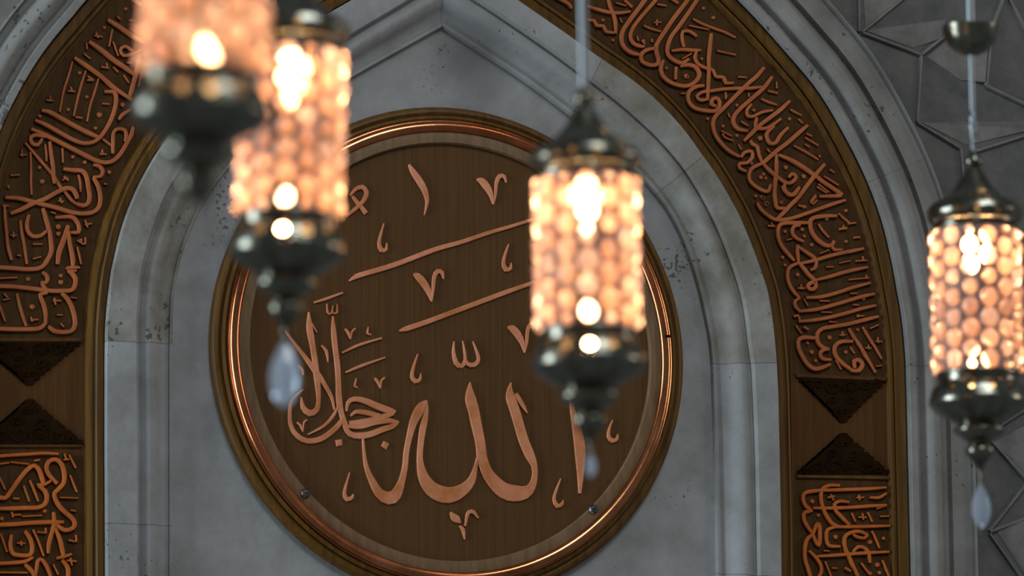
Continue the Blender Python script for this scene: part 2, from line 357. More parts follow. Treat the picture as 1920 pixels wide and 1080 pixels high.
def cat_open(pts, step):
    """smooth (x,z,w) points"""
    if len(pts) == 2:
        return [Vector(pts[0]), Vector(pts[0]).lerp(Vector(pts[1]), 0.5), Vector(pts[1])]
    P = [Vector(p) for p in pts]; P = [2*P[0]-P[1]]+P+[2*P[-1]-P[-2]]; out = []
    for i in range(1, len(P)-2):
        a, b, c, d = P[i-1], P[i], P[i+1], P[i+2]
        n = max(2, min(7, int((c-b).xy.length/step)))
        for k in range(n):
            t = k/n; v = 0.5*((2*b)+(-a+c)*t+(2*a-5*b+4*c-d)*t*t+(-a+3*b-3*c+d)*t**3)
            v.z = max(v.z, min(b.z, c.z)*0.85); out.append(v)
    out.append(P[-2]); return out
def stroke(name, pts, h0, th, m, parent, step=0.006, bev=0.22, skirt=0):
    """pts: (px, py, w px). A raised ribbon with sloped shoulders standing on height h0"""
    Q = []; th += random.random()*0.0007; sj = random.random()*0.0003
    for x, y, w in pts:
        a = P2(x, y, h0+th); Q.append((a[0], a[1], w*MP))
    S = cat_open(Q, step); vs = []; fs = []; n = len(S)
    for i, v in enumerate(S):
        a = S[max(0, i-1)]; b = S[min(n-1, i+1)]; t = (b.xy-a.xy)
        t = t.normalized() if t.length > 1e-9 else Vector((1, 0)); nn = Vector((-t.y, t.x)); w = v.z/2
        sh = min(w*bev*2, 0.0012)
        e = Vector((0, 0))
        for o, z in ((-w, -0.0015), (-w, th-sh), (-(w-sh), th), (w-sh, th), (w, th-sh), (w, -0.0015)):
            vs.append((v.x+nn.x*o, -h0-z, v.y+nn.y*o))
    for i in range(n-1):
        for k in range(5):
            a = i*6+k; fs.append((a, a+1, a+7, a+6))
    fs.append((5, 4, 3, 2, 1, 0)); e = (n-1)*6; fs.append((e, e+1, e+2, e+3, e+4, e+5))
    nf = len(fs); base = len(vs)
    if skirt:                                       # flat dark ribbon round the letter, mostly its shadow painted in
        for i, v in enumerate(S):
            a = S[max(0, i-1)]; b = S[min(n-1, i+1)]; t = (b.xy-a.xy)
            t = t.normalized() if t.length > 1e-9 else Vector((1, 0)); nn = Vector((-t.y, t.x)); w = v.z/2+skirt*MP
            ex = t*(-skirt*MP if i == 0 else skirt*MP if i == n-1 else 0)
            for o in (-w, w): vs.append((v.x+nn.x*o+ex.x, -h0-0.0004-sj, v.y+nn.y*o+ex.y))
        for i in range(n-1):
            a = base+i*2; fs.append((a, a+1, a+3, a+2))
    me = mesh(name, vs, fs)
    if sum(p.normal.y*p.area for p in me.polygons[:nf]) > 0: me.flip_normals()
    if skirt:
        me.materials.append(m); me.materials.append(M['letter_shade'])
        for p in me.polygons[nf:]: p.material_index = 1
    return link(name, me, m, parent)
def dot(name, x, y, r, h0, th, m, parent, sides=8):
    c = P2(x, y, h0+th); r = r*MP; vs = []; a0 = random.random()
    for rr, z in ((r, -0.0015), (r, th*0.6), (r*0.7, th)):
        for k in range(sides):
            a = a0+2*PI*k/sides; q = rr*(1+0.08*math.sin(3*a)); vs.append((c[0]+q*math.cos(a), -h0-z, c[1]+q*math.sin(a)))
    fs = [tuple(range(2*sides, 3*sides))]
    for j in range(2):
        for k in range(sides): fs.append((j*sides+k, j*sides+(k+1) % sides, (j+1)*sides+(k+1) % sides, (j+1)*sides+k))
    me = mesh(name, vs, fs)
    if sum(p.normal.y*p.area for p in me.polygons) > 0: me.flip_normals()
    return link(name, me, m, parent)

def glyphs(ox, oy, text, m, s=4.0):
    """each line: 'w x,y x,y ...' in zoomed coordinates, or 'd x,y r'"""
    for ln in text.strip().splitlines():
        p = ln.split()
        if not p: continue
        if p[0] == 'd':
            x, y = map(float, p[1].split(',')); dot('diacritic_dot', ox+x/s, oy+y/s, max(3.4, float(p[2])/s), HB, 0.006, m, band); continue
        w = float(p[0]); q = [tuple(map(float, a.split(','))) for a in p[1:]]; L = len(q)
        pts = []
        for i, (x, y) in enumerate(q):
            k = 1.0
            if i == 0: k = 0.75
            if i == L-1: k = 0.7
            pts.append((ox+x/s, oy+y/s, w*k*1.17/s))
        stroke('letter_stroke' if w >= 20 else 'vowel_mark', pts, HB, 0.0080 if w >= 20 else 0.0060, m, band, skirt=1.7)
glyphs(0, 0, '''
28 810,145 900,200 1000,270 1080,320
28 670,310 760,370 860,450 950,510 1010,555
26 560,430 650,490 760,570 870,665 990,745
26 1050,400 1035,500 1010,600 985,690 965,740
20 1000,380 940,345 905,375 930,415 985,405 1060,370
14 545,460 515,570 480,680 450,840
14 645,530 610,640 580,760 555,870
14 740,590 715,680 680,790 655,910
24 790,685 860,690 875,740 860,830 820,930 760,1020 700,1065 620,1070 540,1040 440,985 340,930 265,900
26 315,825 380,840 480,895 580,950 680,1000 750,1030
24 980,820 920,860 895,895
26 1000,-10 1060,40
26 1180,-40 1120,60 1085,160 1070,260
16 710,265 770,275
14 720,240 740,285
14 650,320 655,370
16 760,500 820,510
14 800,470 810,510
14 510,680 565,685
14 530,650 545,685
16 655,600 705,600
16 660,570 700,600
14 350,750 400,755
12 375,715 378,755
14 770,775 825,780
16 570,875 620,885
12 630,400 680,440
12 850,500 890,540
12 930,560 970,620
14 845,220 820,350
12 850,310 890,420
14 970,150 1030,155
12 880,120 905,145
14 1060,560 1040,650
14 950,470 990,470
d 920,785 18
d 750,860 20
d 600,545 13
d 515,820 13
d 785,205 12
d 985,220 12
d 720,960 12
d 655,725 12
d 945,65 12
d 300,870 12
''', M['copper_band'])
glyphs(0, 200, '''
26 235,165 330,205 430,255 530,305 640,360 720,400 790,418 850,405 900,360 950,280 990,200 1000,150
22 850,350 850,260 855,190 890,165 940,175 950,220 940,260
18 770,240 840,290
24 350,225 280,212 235,225 240,270 285,285 320,240
24 375,260 385,350 400,450 405,520 415,575
18 190,270 260,350 330,430 400,510 450,590 500,650 540,700 590,735
14 230,340 235,450 235,560 240,660
14 340,280 350,350 350,410
14 470,310 475,420
28 80,800 160,770 250,725 340,690 430,640 500,610 550,620 575,660 580,690
26 40,680 140,685 240,710 340,735 440,760 540,790 620,800 700,790 745,750 755,680 740,600 710,540 715,520
22 705,435 750,445 775,480 760,520 715,525
26 480,465 560,475 620,480 650,520 665,600 675,670 665,720 630,740 580,725
14 590,510 605,570 605,640
16 750,355 800,355
16 770,320 772,360
14 150,360 200,360
12 165,320 167,375
16 480,520 515,550
12 470,550 510,530
14 80,515 150,510
14 780,578 805,580
16 440,705 480,710
16 450,680 470,722
14 380,790 420,800
26 325,760 345,830 365,900 380,970 388,1040 388,1080 375,1120 350,1160 330,1190
24 220,810 205,870 210,930 250,970 310,965 350,930
20 35,740 40,840 50,940 60,1040 75,1100 90,1150
18 155,850 165,940 185,1040 190,1080 205,1180
24 420,830 540,825 580,860 595,900 590,940 530,942
14 20,740 70,745
d 820,490 17
d 320,560 18
d 640,415 14
d 550,375 12
d 65,600 13
d 300,455 12
d 610,1000 10
''', M['copper_band'])
glyphs(0, 400, '''
26 -60,405 0,405 100,410 200,418 290,412 335,385 365,350
32 515,90 480,200 445,290 435,380
26 515,130 525,220 540,290 550,350 550,400
22 500,410 545,405 600,405
20 510,430 575,430
14 580,250 595,310 610,380
16 640,85 690,75
14 640,50 660,105
14 580,200 635,232
14 642,180 642,232
14 80,165 125,165
14 100,135 105,182
12 130,312 160,318
14 250,340 310,325
12 30,600 60,632
12 25,650 75,640
18 230,800 290,795
14 235,775 245,812
16 400,652 460,655
14 410,632 420,685
12 430,760 472,762
12 455,822 482,850
12 530,630 577,635
22 320,440 350,460 360,490 345,520 310,515
26 -60,545 0,545 100,548 200,558 300,570 380,580 470,580 540,575 565,540 570,490 545,450 515,430
15 -20,487 130,480
24 315,525 340,560 350,595 305,608 330,680 345,750 345,830
26 -60,865 0,865 100,868 200,868 280,865 320,850 348,815
26 465,595 510,640 545,710 565,790 565,840 540,880 470,890 410,880 365,845
18 130,600 150,690 180,790 200,845
14 -10,670 15,740 40,810
12 250,230 320,230
d 440,100 20
d 440,152 18
d 460,465 15
d 460,515 18
d 245,700 20
d 215,492 16
''', M['copper_band'])
glyphs(0, 810, '''
20 -60,182 0,180 100,172 220,165 330,158 440,163
26 -60,440 -20,480 40,495 80,450 150,350 210,280 260,250 300,290 320,350 330,390
20 280,392 330,395 385,365
26 290,400 340,440 355,490 340,540 290,565 200,568 100,572 -60,575
26 430,385 370,320 350,270 370,220 420,205 465,240 485,310 480,380 440,430 410,460 420,510 470,580 540,640 565,680 550,720 490,735 430,700 400,680
26 -60,697 0,695 120,690 240,680 380,675 480,675
24 405,600 410,680 390,760 370,840 365,910
26 415,720 450,800 470,880 480,930
22 430,945 480,935 540,915
24 190,740 230,800 245,870 230,920 170,925 100,910 80,850 90,770
22 -60,987 0,985 100,980 190,970 250,940
24 470,960 510,1010 515,1080 500,1150
24 190,990 240,1040 265,1090
22 265,1090 280,1000 290,960 320,960 360,1020 390,1100
14 225,360 260,440 290,520
14 180,400 222,520
14 250,730 290,820 330,930
14 520,170 572,270
16 525,320 580,450
12 450,490 590,495
16 480,207 522,205
12 485,160 500,205
18 260,215 300,208
18 100,497 148,500
14 90,598 100,640
14 90,622 160,620
12 170,632 320,625
14 530,585 572,592
14 515,810 572,822
14 572,770 577,822
14 280,750 340,755
14 345,718 347,760
12 130,832 190,835
12 160,815 165,852
16 500,962 575,970
14 530,942 542,1000
16 -20,242 70,230
12 80,225 220,240
14 -5,335 40,430
14 5,760 55,900
12 400,990 440,1070
14 -20,1052 210,1055
d 340,592 13
d 15,650 14
''', M['copper_band_low'])
glyphs(1060, 0, '''
22 -80,-30 -20,0 30,30 50,62
22 170,45 250,70 330,90 410,95 490,85
22 320,-30 345,60 370,120 380,180 380,250
22 170,150 220,155 240,190 290,195 310,235 370,245
28 630,-40 600,0 540,80 480,160 430,240 425,310 450,360 500,395 560,410
24 700,-40 680,0 620,70 560,140 510,210 490,270 510,320 560,345 595,347
26 945,-40 920,0 860,80 800,160 740,250 690,330 685,380 702,440 695,480 640,487 580,460 572,410 610,375 680,360
26 1010,-30 990,0 930,90 860,190 800,270 770,350 775,410 820,450 880,470 930,440
20 990,270 940,235 885,235 880,290 895,350
22 800,380 880,370 960,375 1020,375
22 990,380 975,430 1000,480 1060,510 1110,525 1130,570 1190,580 1210,620 1265,620
24 1100,250 1090,340 1080,440 1080,540 1075,640 1070,740
26 740,450 720,500 730,560 780,610 860,640 930,640 990,600 1010,550 980,500 920,485 870,495
24 835,500 830,595
26 1045,640 980,650 930,690 925,750 960,800 1030,825 1130,830 1160,790 1150,740 1110,740 1100,780 1135,795
22 1080,740 1020,750 990,720 1030,690 1100,680 1180,668 1280,662 1390,660 1480,650
16 960,140 1040,180 1130,215 1200,240 1280,280
13 930,190 1080,220
14 590,190 650,215 720,235
14 1140,380 1280,410
14 690,145 690,190
14 670,168 722,165
14 540,270 550,305
14 575,300 600,330
14 650,290 655,315
14 880,440 950,400
14 870,700 905,700
12 1205,690 1205,745
22 790,-20 850,20
16 690,30 760,42
12 380,20 460,42
20 450,0 505,50
12 410,130 425,170
d 1025,440 13
d 910,570 20
d 360,300 11
d 285,150 13
d 590,305 14
d 1115,130 12
d 1040,60 12
d 760,510 12
''', M['copper_band'])
glyphs(1260, 120, '''
26 695,25 640,90 570,150 500,220 430,290 370,350 330,390 310,440 320,510 360,580 430,650 510,695
22 520,700 550,660 600,655 605,700 565,740 510,745 510,780 560,805
24 690,740 640,760 600,785 580,830 590,880 650,930 720,955 745,900
26 755,95 690,180 600,260 520,330 470,390 465,440 500,485 570,500
20 600,300 565,345 572,385 610,392 680,360 760,345
26 888,275 820,340 740,400 660,460 600,520 545,575
22 640,400 632,475 700,482 745,465 820,410
24 875,475 820,530 780,590 740,592 715,550 720,510 770,465
27 1022,458 950,520 870,590 790,650 710,720 680,750
22 590,570 610,600 645,620 655,680 685,745
26 785,675 787,760 782,850 772,950 780,1040 795,1078 860,1082
24 690,750 740,800 800,850 860,890 905,885 935,845 905,822 880,850
26 800,680 900,720 1000,780 1070,830 1150,890 1255,960 1265,985 1110,992
22 850,890 850,940 880,978 920,980 955,935
26 1150,750 1080,830 1010,920 950,1000 890,1060 830,1125 790,1162
14 370,500 450,540
14 380,520 400,550 460,575
16 520,430 575,462
14 500,600 522,642
16 670,260 730,285 790,305
18 720,200 795,217
14 785,130 790,182
16 890,340 975,385
14 950,410 985,442
14 1000,550 1100,610
14 915,610 1010,660 1100,715
14 1000,600 1035,622
14 1105,680 1115,700
14 1185,790 1220,812
14 1140,840 1250,910
14 715,635 738,660
14 1085,990 1045,1045
14 1100,900 1180,960
14 575,215 582,245
14 405,215 412,250
12 420,365 440,400
14 1010,520 1050,540
14 500,95 560,100
d 665,555 21
d 670,850 17
d 705,855 14
d 690,825 14
d 857,775 18
d 990,842 19
d 615,345 14
d 490,308 11
d 680,1000 18
d 712,1050 18
d 885,410 12
d 490,535 14
d 385,465 13
d 270,410 13
d 120,95 12
d 600,745 13
d 820,1040 13
''', M['copper_band'])
glyphs(1400, 330, '''
24 80,200 110,250 170,300 230,328 330,318 450,280 560,240 660,205 745,180
24 270,70 290,110 340,140 380,110 400,80
14 600,10 690,65
14 530,80 605,125
14 520,140 480,190
14 530,180 500,212
26 470,350 360,350 270,355 240,390 240,460 270,530 320,590 360,635
26 680,297 580,300 500,315 480,350 490,410 530,470 590,515 640,520 660,485
20 645,525 665,552 720,550
22 405,370 360,375 345,420 370,460 430,490
24 385,515 385,580 392,645
22 390,530 450,570 510,610 527,650 515,690 480,705
24 400,657 520,630 620,600 720,575 800,560 882,543
24 392,650 330,680 310,720 315,790 350,860 400,915
26 392,645 430,690 470,740 512,780 522,830 490,850 462,830 480,802 515,795
24 520,780 620,755 720,725 820,700 912,683
24 450,912 560,905 680,875 800,835 932,800
24 400,915 365,940 370,980 400,1012
24 390,1015 520,1000 640,970 760,935 860,905 962,883
16 690,280 780,355
18 765,357 822,350
22 700,397 755,390
14 728,368 735,400
18 805,462 852,458
16 540,360 575,410 620,460
18 160,372 212,376
12 185,345 200,375
16 385,840 440,842
14 408,812 415,850
14 600,682 652,680
12 700,652 780,635
14 820,637 907,632
14 872,600 882,635
14 770,777 922,762
14 898,740 908,772
14 550,935 622,937
14 780,880 832,880
14 800,965 842,967
12 560,1020 640,1022
14 830,1052 882,1047
12 430,920 460,972
12 550,582 622,552
12 300,480 342,470
16 390,218 450,235
d 70,150 13
d 125,162 17
d 155,205 17
d 265,195 14
d 435,230 15
d 750,258 14
d 420,400 16
d 435,450 14
d 605,320 13
d 750,490 12
d 492,515 15
d 272,610 15
d 290,668 14
d 385,740 17
d 290,415 12
d 880,920 12
''', M['copper_band'])
glyphs(1400, 540, '''
24 392,250 500,240 620,220 740,190 860,155 972,130
18 355,215 388,205 400,245
26 992,213 880,240 760,270 640,290 570,305 535,340 535,400 575,445 620,458
24 620,458 575,465 555,495 575,530 637,538
28 520,375 440,370 395,385 390,440 420,510 460,570 510,605 570,595 632,570
26 800,400 720,400 680,420 660,460 680,520 730,570 795,615
28 790,618 845,618 872,575 850,542 812,545 815,600
20 770,300 810,370 860,440 910,530 972,632
18 870,290 920,370 970,450 1017,530
14 370,280 412,340
20 430,290 465,310
14 780,440 812,490
14 670,540 712,610
16 700,352 745,350
14 720,322 727,362
16 930,302 992,275
16 968,397 1018,402
14 985,368 992,412
16 888,447 935,450
14 913,425 920,462
14 968,587 1018,580
12 620,252 672,256
d 625,370 19
d 490,480 20
d 460,412 14
d 520,545 15
d 747,480 15
d 835,312 13
d 840,208 12
''', M['copper_band'])
glyphs(1400, 810, '''
26 540,440 480,445 435,460 425,510 450,560 490,590 440,600 430,650 460,710 500,765
22 500,437 640,435 780,430 920,425 1050,415
24 700,400 620,400 570,430 560,500 580,580 610,640 650,690 700,708
22 660,712 780,710 900,708 1080,703
22 500,570 640,570 780,565 920,555 1052,547
22 770,525 700,518 665,540 670,585 720,640 775,695
26 500,765 525,700 545,690 552,760 545,850 515,810 498,765
26 500,765 460,800 440,860 440,950 460,1020 485,1100 500,1160
22 470,890 530,950 562,1010 560,1060 530,1100
24 660,715 610,732 600,790 620,850 705,858
24 910,770 850,745 780,755 740,790 740,860 770,930 800,1000 845,1090
20 912,770 885,795 830,785 800,765
22 800,900 840,860 890,870 920,910 930,980
22 530,932 650,925 780,915 920,905 1072,898
17 940,740 970,800 1000,870
16 1020,960 1050,1030 1075,1090
16 790,605 818,672
16 910,600 945,672
18 590,970 640,1090
18 860,980 925,1065
18 610,492 662,480
14 633,465 655,512
16 830,492 882,490
14 845,468 852,512
20 930,490 1000,490 1052,458
16 840,638 902,640
14 870,608 880,658
16 1005,632 1072,630
18 980,572 1052,553
20 740,1018 785,1042
16 640,1020 682,1022
12 580,890 622,892
d 495,520 19
d 670,787 19
d 930,825 17
d 985,995 19
d 1030,797 13
d 540,625 15
d 1000,1055 15
d 930,1060 15
''', M['copper_band_low'])

# cartouche ends: fillets and dark arabesque crests
def slab(name, a, b, w, th, m, h0=HB):
    stroke(name, [(a[0], a[1], w), ((a[0]+b[0])/2, (a[1]+b[1])/2, w), (b[0], b[1], w)], h0, th, m, band, bev=0.15)
slab('cartouche_fillet', (-60, 637), (152, 637), 7, 0.004, M['wood'])
slab('cartouche_fillet', (-60, 836), (155, 836), 5, 0.004, M['wood'])
slab('cartouche_fillet', (1493, 704), (1663, 711), 7, 0.004, M['wood'])
slab('cartouche_fillet', (1495, 893), (1671, 896), 6, 0.005, M['wood_frame'])
def crest(x0, x1, yb, ya):
    """carved triangular crest: base from x0 to x1 at yb, tip at ya"""
    xc = (x0+x1)/2; outline = []
    n = 9
    for k in range(n+1):
        t = k/n; e = (1-t)**0.95; outline.append((x0+(xc-x0)*t, yb+(ya-yb)*(1-e)*1.0))
    pts = []
    for k in range(n):
        a, b = outline[k], outline[k+1]
        for s in range(5):
            t = s/5; bx = a[0]+(b[0]-a[0])*t; by = a[1]+(b[1]-a[1])*t; sc = math.sin(PI*t)*4.6
            sy = 1 if ya > yb else -1
            pts.append((bx-sc*0.7, by+sy*sc*0.7))
    full = pts+[(xc, ya)]+[(2*xc-x, y) for x, y in reversed(pts)]
    me = bpy.data.meshes.new('crest_plate'); bm = bmesh.new()
    lo = [bm.verts.new((P2(x, y, HB)[0], -HB+0.001, P2(x, y, HB)[1])) for x, y in full]
    hi = [bm.verts.new((P2(x, y, HB)[0], -HB-0.0025, P2(x, y, HB)[1])) for x, y in full]
    f = bm.faces.new(hi); N = len(full)
    for i in range(N): bm.faces.new((lo[i], lo[(i+1) % N], hi[(i+1) % N], hi[i]))
    bmesh.ops.triangulate(bm, faces=[f]); bmesh.ops.recalc_face_normals(bm, faces=bm.faces)
    bm.to_mesh(me); bm.free(); o = link('carved_crest', me, M['wood_black'], band)
    o['label'] = 'dark carved scroll crest'
    dy = (ya-yb); W_ = (x1-x0)
    for sgn in (-1, 1):
        for cxo, cyo, r, tw in ((0.10, 0.22, 0.095, 1), (0.27, 0.16, 0.075, -1), (0.11, 0.50, 0.06, -1), (0.385, 0.09, 0.045, 1), (0.03, 0.74, 0.035, 1)):
            X = xc+sgn*cxo*W_; Y = yb+cyo*dy; P = []
            for k in range(11):
                t = k/10; a = tw*sgn*(0.5+t*1.55)*2*PI*0.75; rr = r*W_*(1-0.72*t); P.append((X+rr*math.cos(a), Y+rr*math.sin(a)*0.85, 3.6*(1-0.5*t)))
            s = stroke('scroll', P, HB+0.0020, 0.003, M['wood'] if False else M['wood_black'], o)
crest(-42, 152, 640, 722); crest(-44, 156, 833, 748)
crest(1497, 1664, 708, 792); crest(1494, 1668, 889, 812)
# shallow pilaster joints in the plain blocks
for xa, ya, xb, yb in ((162, 600, 160, 1080), (1483, 640, 1488, 1080), (1680, 680, 1688, 1080)):
    stroke('panel_fillet', [(xa, ya, 4), ((xa+xb)/2, (ya+yb)/2, 4), (xb, yb, 4)], HB, 0.003, M['wood'], band)

# ------------------------------------------------------------------ the roundel
RC = Vector((-0.1441, -0.1457)); RR = 0.5265
rnd = empty('calligraphy_roundel', (RC.x, 0, RC.y))
tag(rnd, 'large round wooden plaque with copper Arabic calligraphy and a copper ring, on the niche panel', 'plaque')
def ring(name, prof, m, parent, seg=160, close=False, deg=40):
    """prof: (radius, height); local origin at the roundel centre"""
    vs = []; fs = []; K = len(prof)
    for i in range(seg):
        a = 2*PI*i/seg
        for r, h in prof: vs.append((r*math.cos(a), -h, r*math.sin(a)))
    kk = K if close else K-1
    for i in range(seg):
        j = (i+1) % seg
        for k in range(kk): fs.append((i*K+k, i*K+(k+1) % K, j*K+(k+1) % K, j*K+k))
    me = mesh(name, vs, fs)
    if sum(p.normal.y*p.area for p in me.polygons) > 0: me.flip_normals()
    smooth_angle(me, deg); return link(name, me, m, parent)
ring('outer_rim', [(RR, 0.0005), (RR, 0.010), (RR-0.002, 0.017), (RR-0.007, 0.022), (RR-0.013, 0.023), (RR-0.017, 0.020), (RR-0.020, 0.018), (RR-0.0215, 0.024), (RR-0.027, 0.027), (RR-0.030, 0.024), (RR-0.034, 0.022), (RR-0.036, 0.0)], M['wood_frame'], rnd)
tr = 0.0112; tc_ = 0.4805
prof = []
for k in range(16):
    a = 2*PI*k/16; prof.append((tc_+tr*math.cos(a), 0.030+tr*0.9*math.sin(a)))
o = ring('copper_ring', prof, M['copper'], rnd, seg=200, close=True, deg=60)
ring('copper_cove', [(0.4895, 0.012), (0.4895, 0.026), (0.4920, 0.0285), (0.4945, 0.0275), (0.4955, 0.012)], M['copper'], rnd, seg=200, deg=60)
ring('inner_ring', [(0.473, 0.010), (0.473, 0.029), (0.468, 0.031), (0.455, 0.031), (0.447, 0.031), (0.4455, 0.029), (0.4445, 0.020), (0.4445, 0.012)], M['wood_ring'], rnd)
# disc face with slight thickness
seg = 128; vs = [(0, -0.021, 0)]+[(0.446*math.cos(2*PI*i/seg), -0.021, 0.446*math.sin(2*PI*i/seg)) for i in range(seg)]+[(0.446*math.cos(2*PI*i/seg), -0.004, 0.446*math.sin(2*PI*i/seg)) for i in range(seg)]
fs = [(0, 1+(i+1) % seg, 1+i) for i in range(seg)]+[(1+i, 1+(i+1) % seg, 1+seg+(i+1) % seg, 1+seg+i) for i in range(seg)]
me = mesh('disc', vs, fs)
if sum(p.normal.y*p.area for p in me.polygons if len(p.vertices) == 3) > 0: me.flip_normals()
link('disc', me, M['wood_disc'], rnd)

HR = 0.021
shift = Matrix.Translation((-RC.x, 0, -RC.y))
def rst(name, ox, oy, txt, s=4.0, th=0.0045):
    for ln in txt.strip().splitlines():
        q = [tuple(map(float, a.split(','))) for a in ln.split()]
        pts = [(ox+a[0]/s, oy+a[1]/s, max(1.2, a[2]/s)) for a in q]
        o = stroke(name, pts, HR, th, M['copper_letter'], rnd, step=0.008, bev=0.2); o.data.transform(shift)
rst('letter', 860, 700, '''
395,68,6 386,120,40 392,180,74 415,250,78 440,330,78 490,500,78 540,620,72 572,700,46 572,780,44 550,850,62 500,892,100 420,900,124 345,880,120 275,820,104 215,740,88 180,640,80 165,520,76 140,400,82 115,280,86 92,190,84 86,120,44 88,66,5
430,150,30 460,200,36 490,250,30 517,298,8
''')
rst('letter', 620, 740, '''
1103,470,16 1085,560,34 1060,640,60 1010,700,84 930,745,112 850,750,124 760,705,112 700,620,84 672,500,50 676,380,46 692,260,52 712,170,44 724,90,22 722,42,8
722,42,8 690,80,60 655,140,74 620,215,58 590,330,44 570,430,42 560,540,42 532,660,54 490,750,88 440,775,98 370,740,72 310,640,50 270,540,34 253,430,22 245,330,14
''')
rst('letter', 860, 700, '''838,170,12 862,300,44 890,420,70 908,520,84 916,650,74 916,780,46 912,900,20''')
rst('vowel_mark', 640, 280, '''
1020,225,16 1055,235,50 1090,275,56 1122,330,40 1143,412,10
1143,412,10 1158,330,24 1165,250,28 1190,200,34 1225,205,30 1238,250,8
545,935,16 575,950,50 615,995,56 655,1060,44 680,1140,10
680,1140,10 690,1040,26 700,955,30 725,915,36 758,925,32 768,972,8
322,555,8 300,630,18 285,705,26 305,755,38 338,748,26 342,700,6
1258,710,8 1235,775,18 1218,850,26 1238,900,38 1272,890,26 1275,850,6
510,112,14 540,165,42 585,230,52 625,300,46 645,370,32 642,420,20 625,492,5
70,345,16 110,298,28 160,282,36 192,320,32 175,375,32 120,435,28 40,500,22
85,350,20 125,400,30 188,478,36
''')
rst('elongation_bar', 640, 280, '''62,985,14 110,955,34 150,940,38 400,865,38 700,752,36 900,695,33 1100,628,30 1280,575,26 1440,525,24 1600,478,20''')
rst('elongation_bar', 800, 400, '''-200,880,14 -150,865,38 0,815,38 200,740,38 400,665,38 600,590,35 800,520,28 900,485,20''')
rst('vowel_mark', 800, 400, '''
612,855,18 645,862,52 685,905,56 720,970,38 737,1045,8
737,1045,8 752,960,26 760,880,28 785,830,32 820,835,28 835,880,6
''')
rst('vowel_mark', 620, 740, '''
902,880,14 925,915,50 950,935,56 975,960,12
968,985,14 995,1010,30 1008,1085,8
1012,985,12 1022,920,24 1040,880,30 1075,880,30 1110,925,10
145,585,8 120,670,16 105,740,26 125,785,36 165,768,24 168,745,8
''')
rst('vowel_mark', 500, 540, '''
1135,495,8 1105,590,20 1092,660,28 1118,698,36 1152,685,24 1158,640,6
''')
rst('vowel_mark', 860, 700, '''
768,790,6 735,875,18 718,945,26 745,995,34 778,978,24 785,950,6
1158,350,6 1132,415,18 1128,475,28 1158,505,34 1190,490,24 1195,455,6
''')
rst('shadda_mark', 640, 540, '''
424,200,3 422,240,12 432,280,18 452,293,18 466,270,13 462,230,9 456,198,3
464,262,10 474,284,15 500,288,18 516,268,13 508,235,10 494,200,3
''', s=2.0)
rst('letter', 500, 540, '''
500,210,12 505,330,38 520,480,42 535,600,42 540,700,40 545,850,48 568,960,42 605,1050,36
318,180,10 325,300,48 350,450,42 370,600,46 385,720,42 392,850,30 375,915,40 325,938,50 275,895,36 262,820,10
140,320,10 200,400,20 300,530,32 380,640,46 440,730,34 490,820,26 510,912,12
600,925,14 612,860,30 660,832,38 740,845,44 840,888,50 945,925,46 965,915,20
955,940,26 880,965,44 800,990,46 720,1005,44 620,1015,34
632,960,14 670,928,30 740,932,38 850,960,36
''')
rst('letter', 620, 740, '''
95,170,26 110,240,36 150,295,40 220,308,48 300,297,46 390,262,44 470,235,40 512,200,16
505,205,20 440,195,40 340,208,38 230,240,34 130,238,26
''')
rst('letter', 500, 540, '''
275,760,8 230,800,18 190,845,22 178,900,24 176,990,28 195,1060,32 240,1115,38 312,1148,40 416,1128,42 520,1050,40 585,968,28
540,880,16 500,960,22 430,1035,22 312,1098,12
''')
rst('vowel_mark', 500, 540, '''
590,305,14 615,335,22 632,382,7
632,382,7 640,330,14 668,302,14
765,293,6 758,338,15 785,348,10
812,675,16 838,705,24 856,752,7
856,752,7 862,695,16 888,672,14
675,678,6 663,735,15 686,745,10
228,1008,16 255,1030,18 272,1078,6
272,1078,6 280,1010,12 305,988,12
240,580,12 270,612,20 276,652,7
412,430,12 450,472,24 462,556,5
338,262,12 378,332,8
''')
rst('elongation_bar', 500, 540, '''
358,108,14 450,80,22 572,35,15
568,485,14 700,425,22 865,375,13
593,633,14 720,580,24 892,520,11
''')
rst('shadda_mark', 500, 540, '''
455,118,8 460,182,15 488,190,15 497,130,7
495,180,10 512,190,15 530,180,14 530,122,7
''')
for x, y in ((620+65/4, 740+362/4), (620+410/4, 740+377/4)):
    o = dot('letter_dot', x, y, 8.5, HR, 0.004, M['copper_letter'], rnd, sides=4); o.data.transform(shift)
# screws and the joint clip of the copper ring
for x, y in ((573, 925), (1113, 955)):
    c = P2(x, y, 0.034); o = empty('screw'); C.objects.unlink(o); bpy.data.objects.remove(o)
    prof = [(0.0001, 0.031), (0.0098, 0.031), (0.0100, 0.0340), (0.0075, 0.0375), (0.0025, 0.0380), (0.0020, 0.0350), (0.0001, 0.0350)]
    vs = []; fs = []
    for i in range(14):
        a = 2*PI*i/14
        for r, h in prof: vs.append((c[0]-RC.x+r*math.cos(a), -h, c[1]-RC.y+r*math.sin(a)))
    K = len(prof)
    for i in range(14):
        for k in range(K-1): fs.append((i*K+k, i*K+k+1, ((i+1) % 14)*K+k+1, ((i+1) % 14)*K+k))
    me = mesh('screw', vs, fs)
    if sum(p.normal.y*p.area for p in me.polygons) > 0: me.flip_normals()
    o = link('screw', me, M['screw'], rnd); o['label'] = 'small steel screw head'
a0 = math.atan2(0.05, 0.477)
vs = []
for da in (-0.006, 0.006):
    a = a0+da
    for k in range(8):
        b = PI*0.55*k/7; vs.append(((tc_+0.0125*math.cos(b))*math.cos(a), -(0.030+0.0118*math.sin(b)), (tc_+0.0125*math.cos(b))*math.sin(a)))
fs = [(k, k+1, k+9, k+8) for k in range(7)]
me = mesh('joint_sleeve', vs, fs)
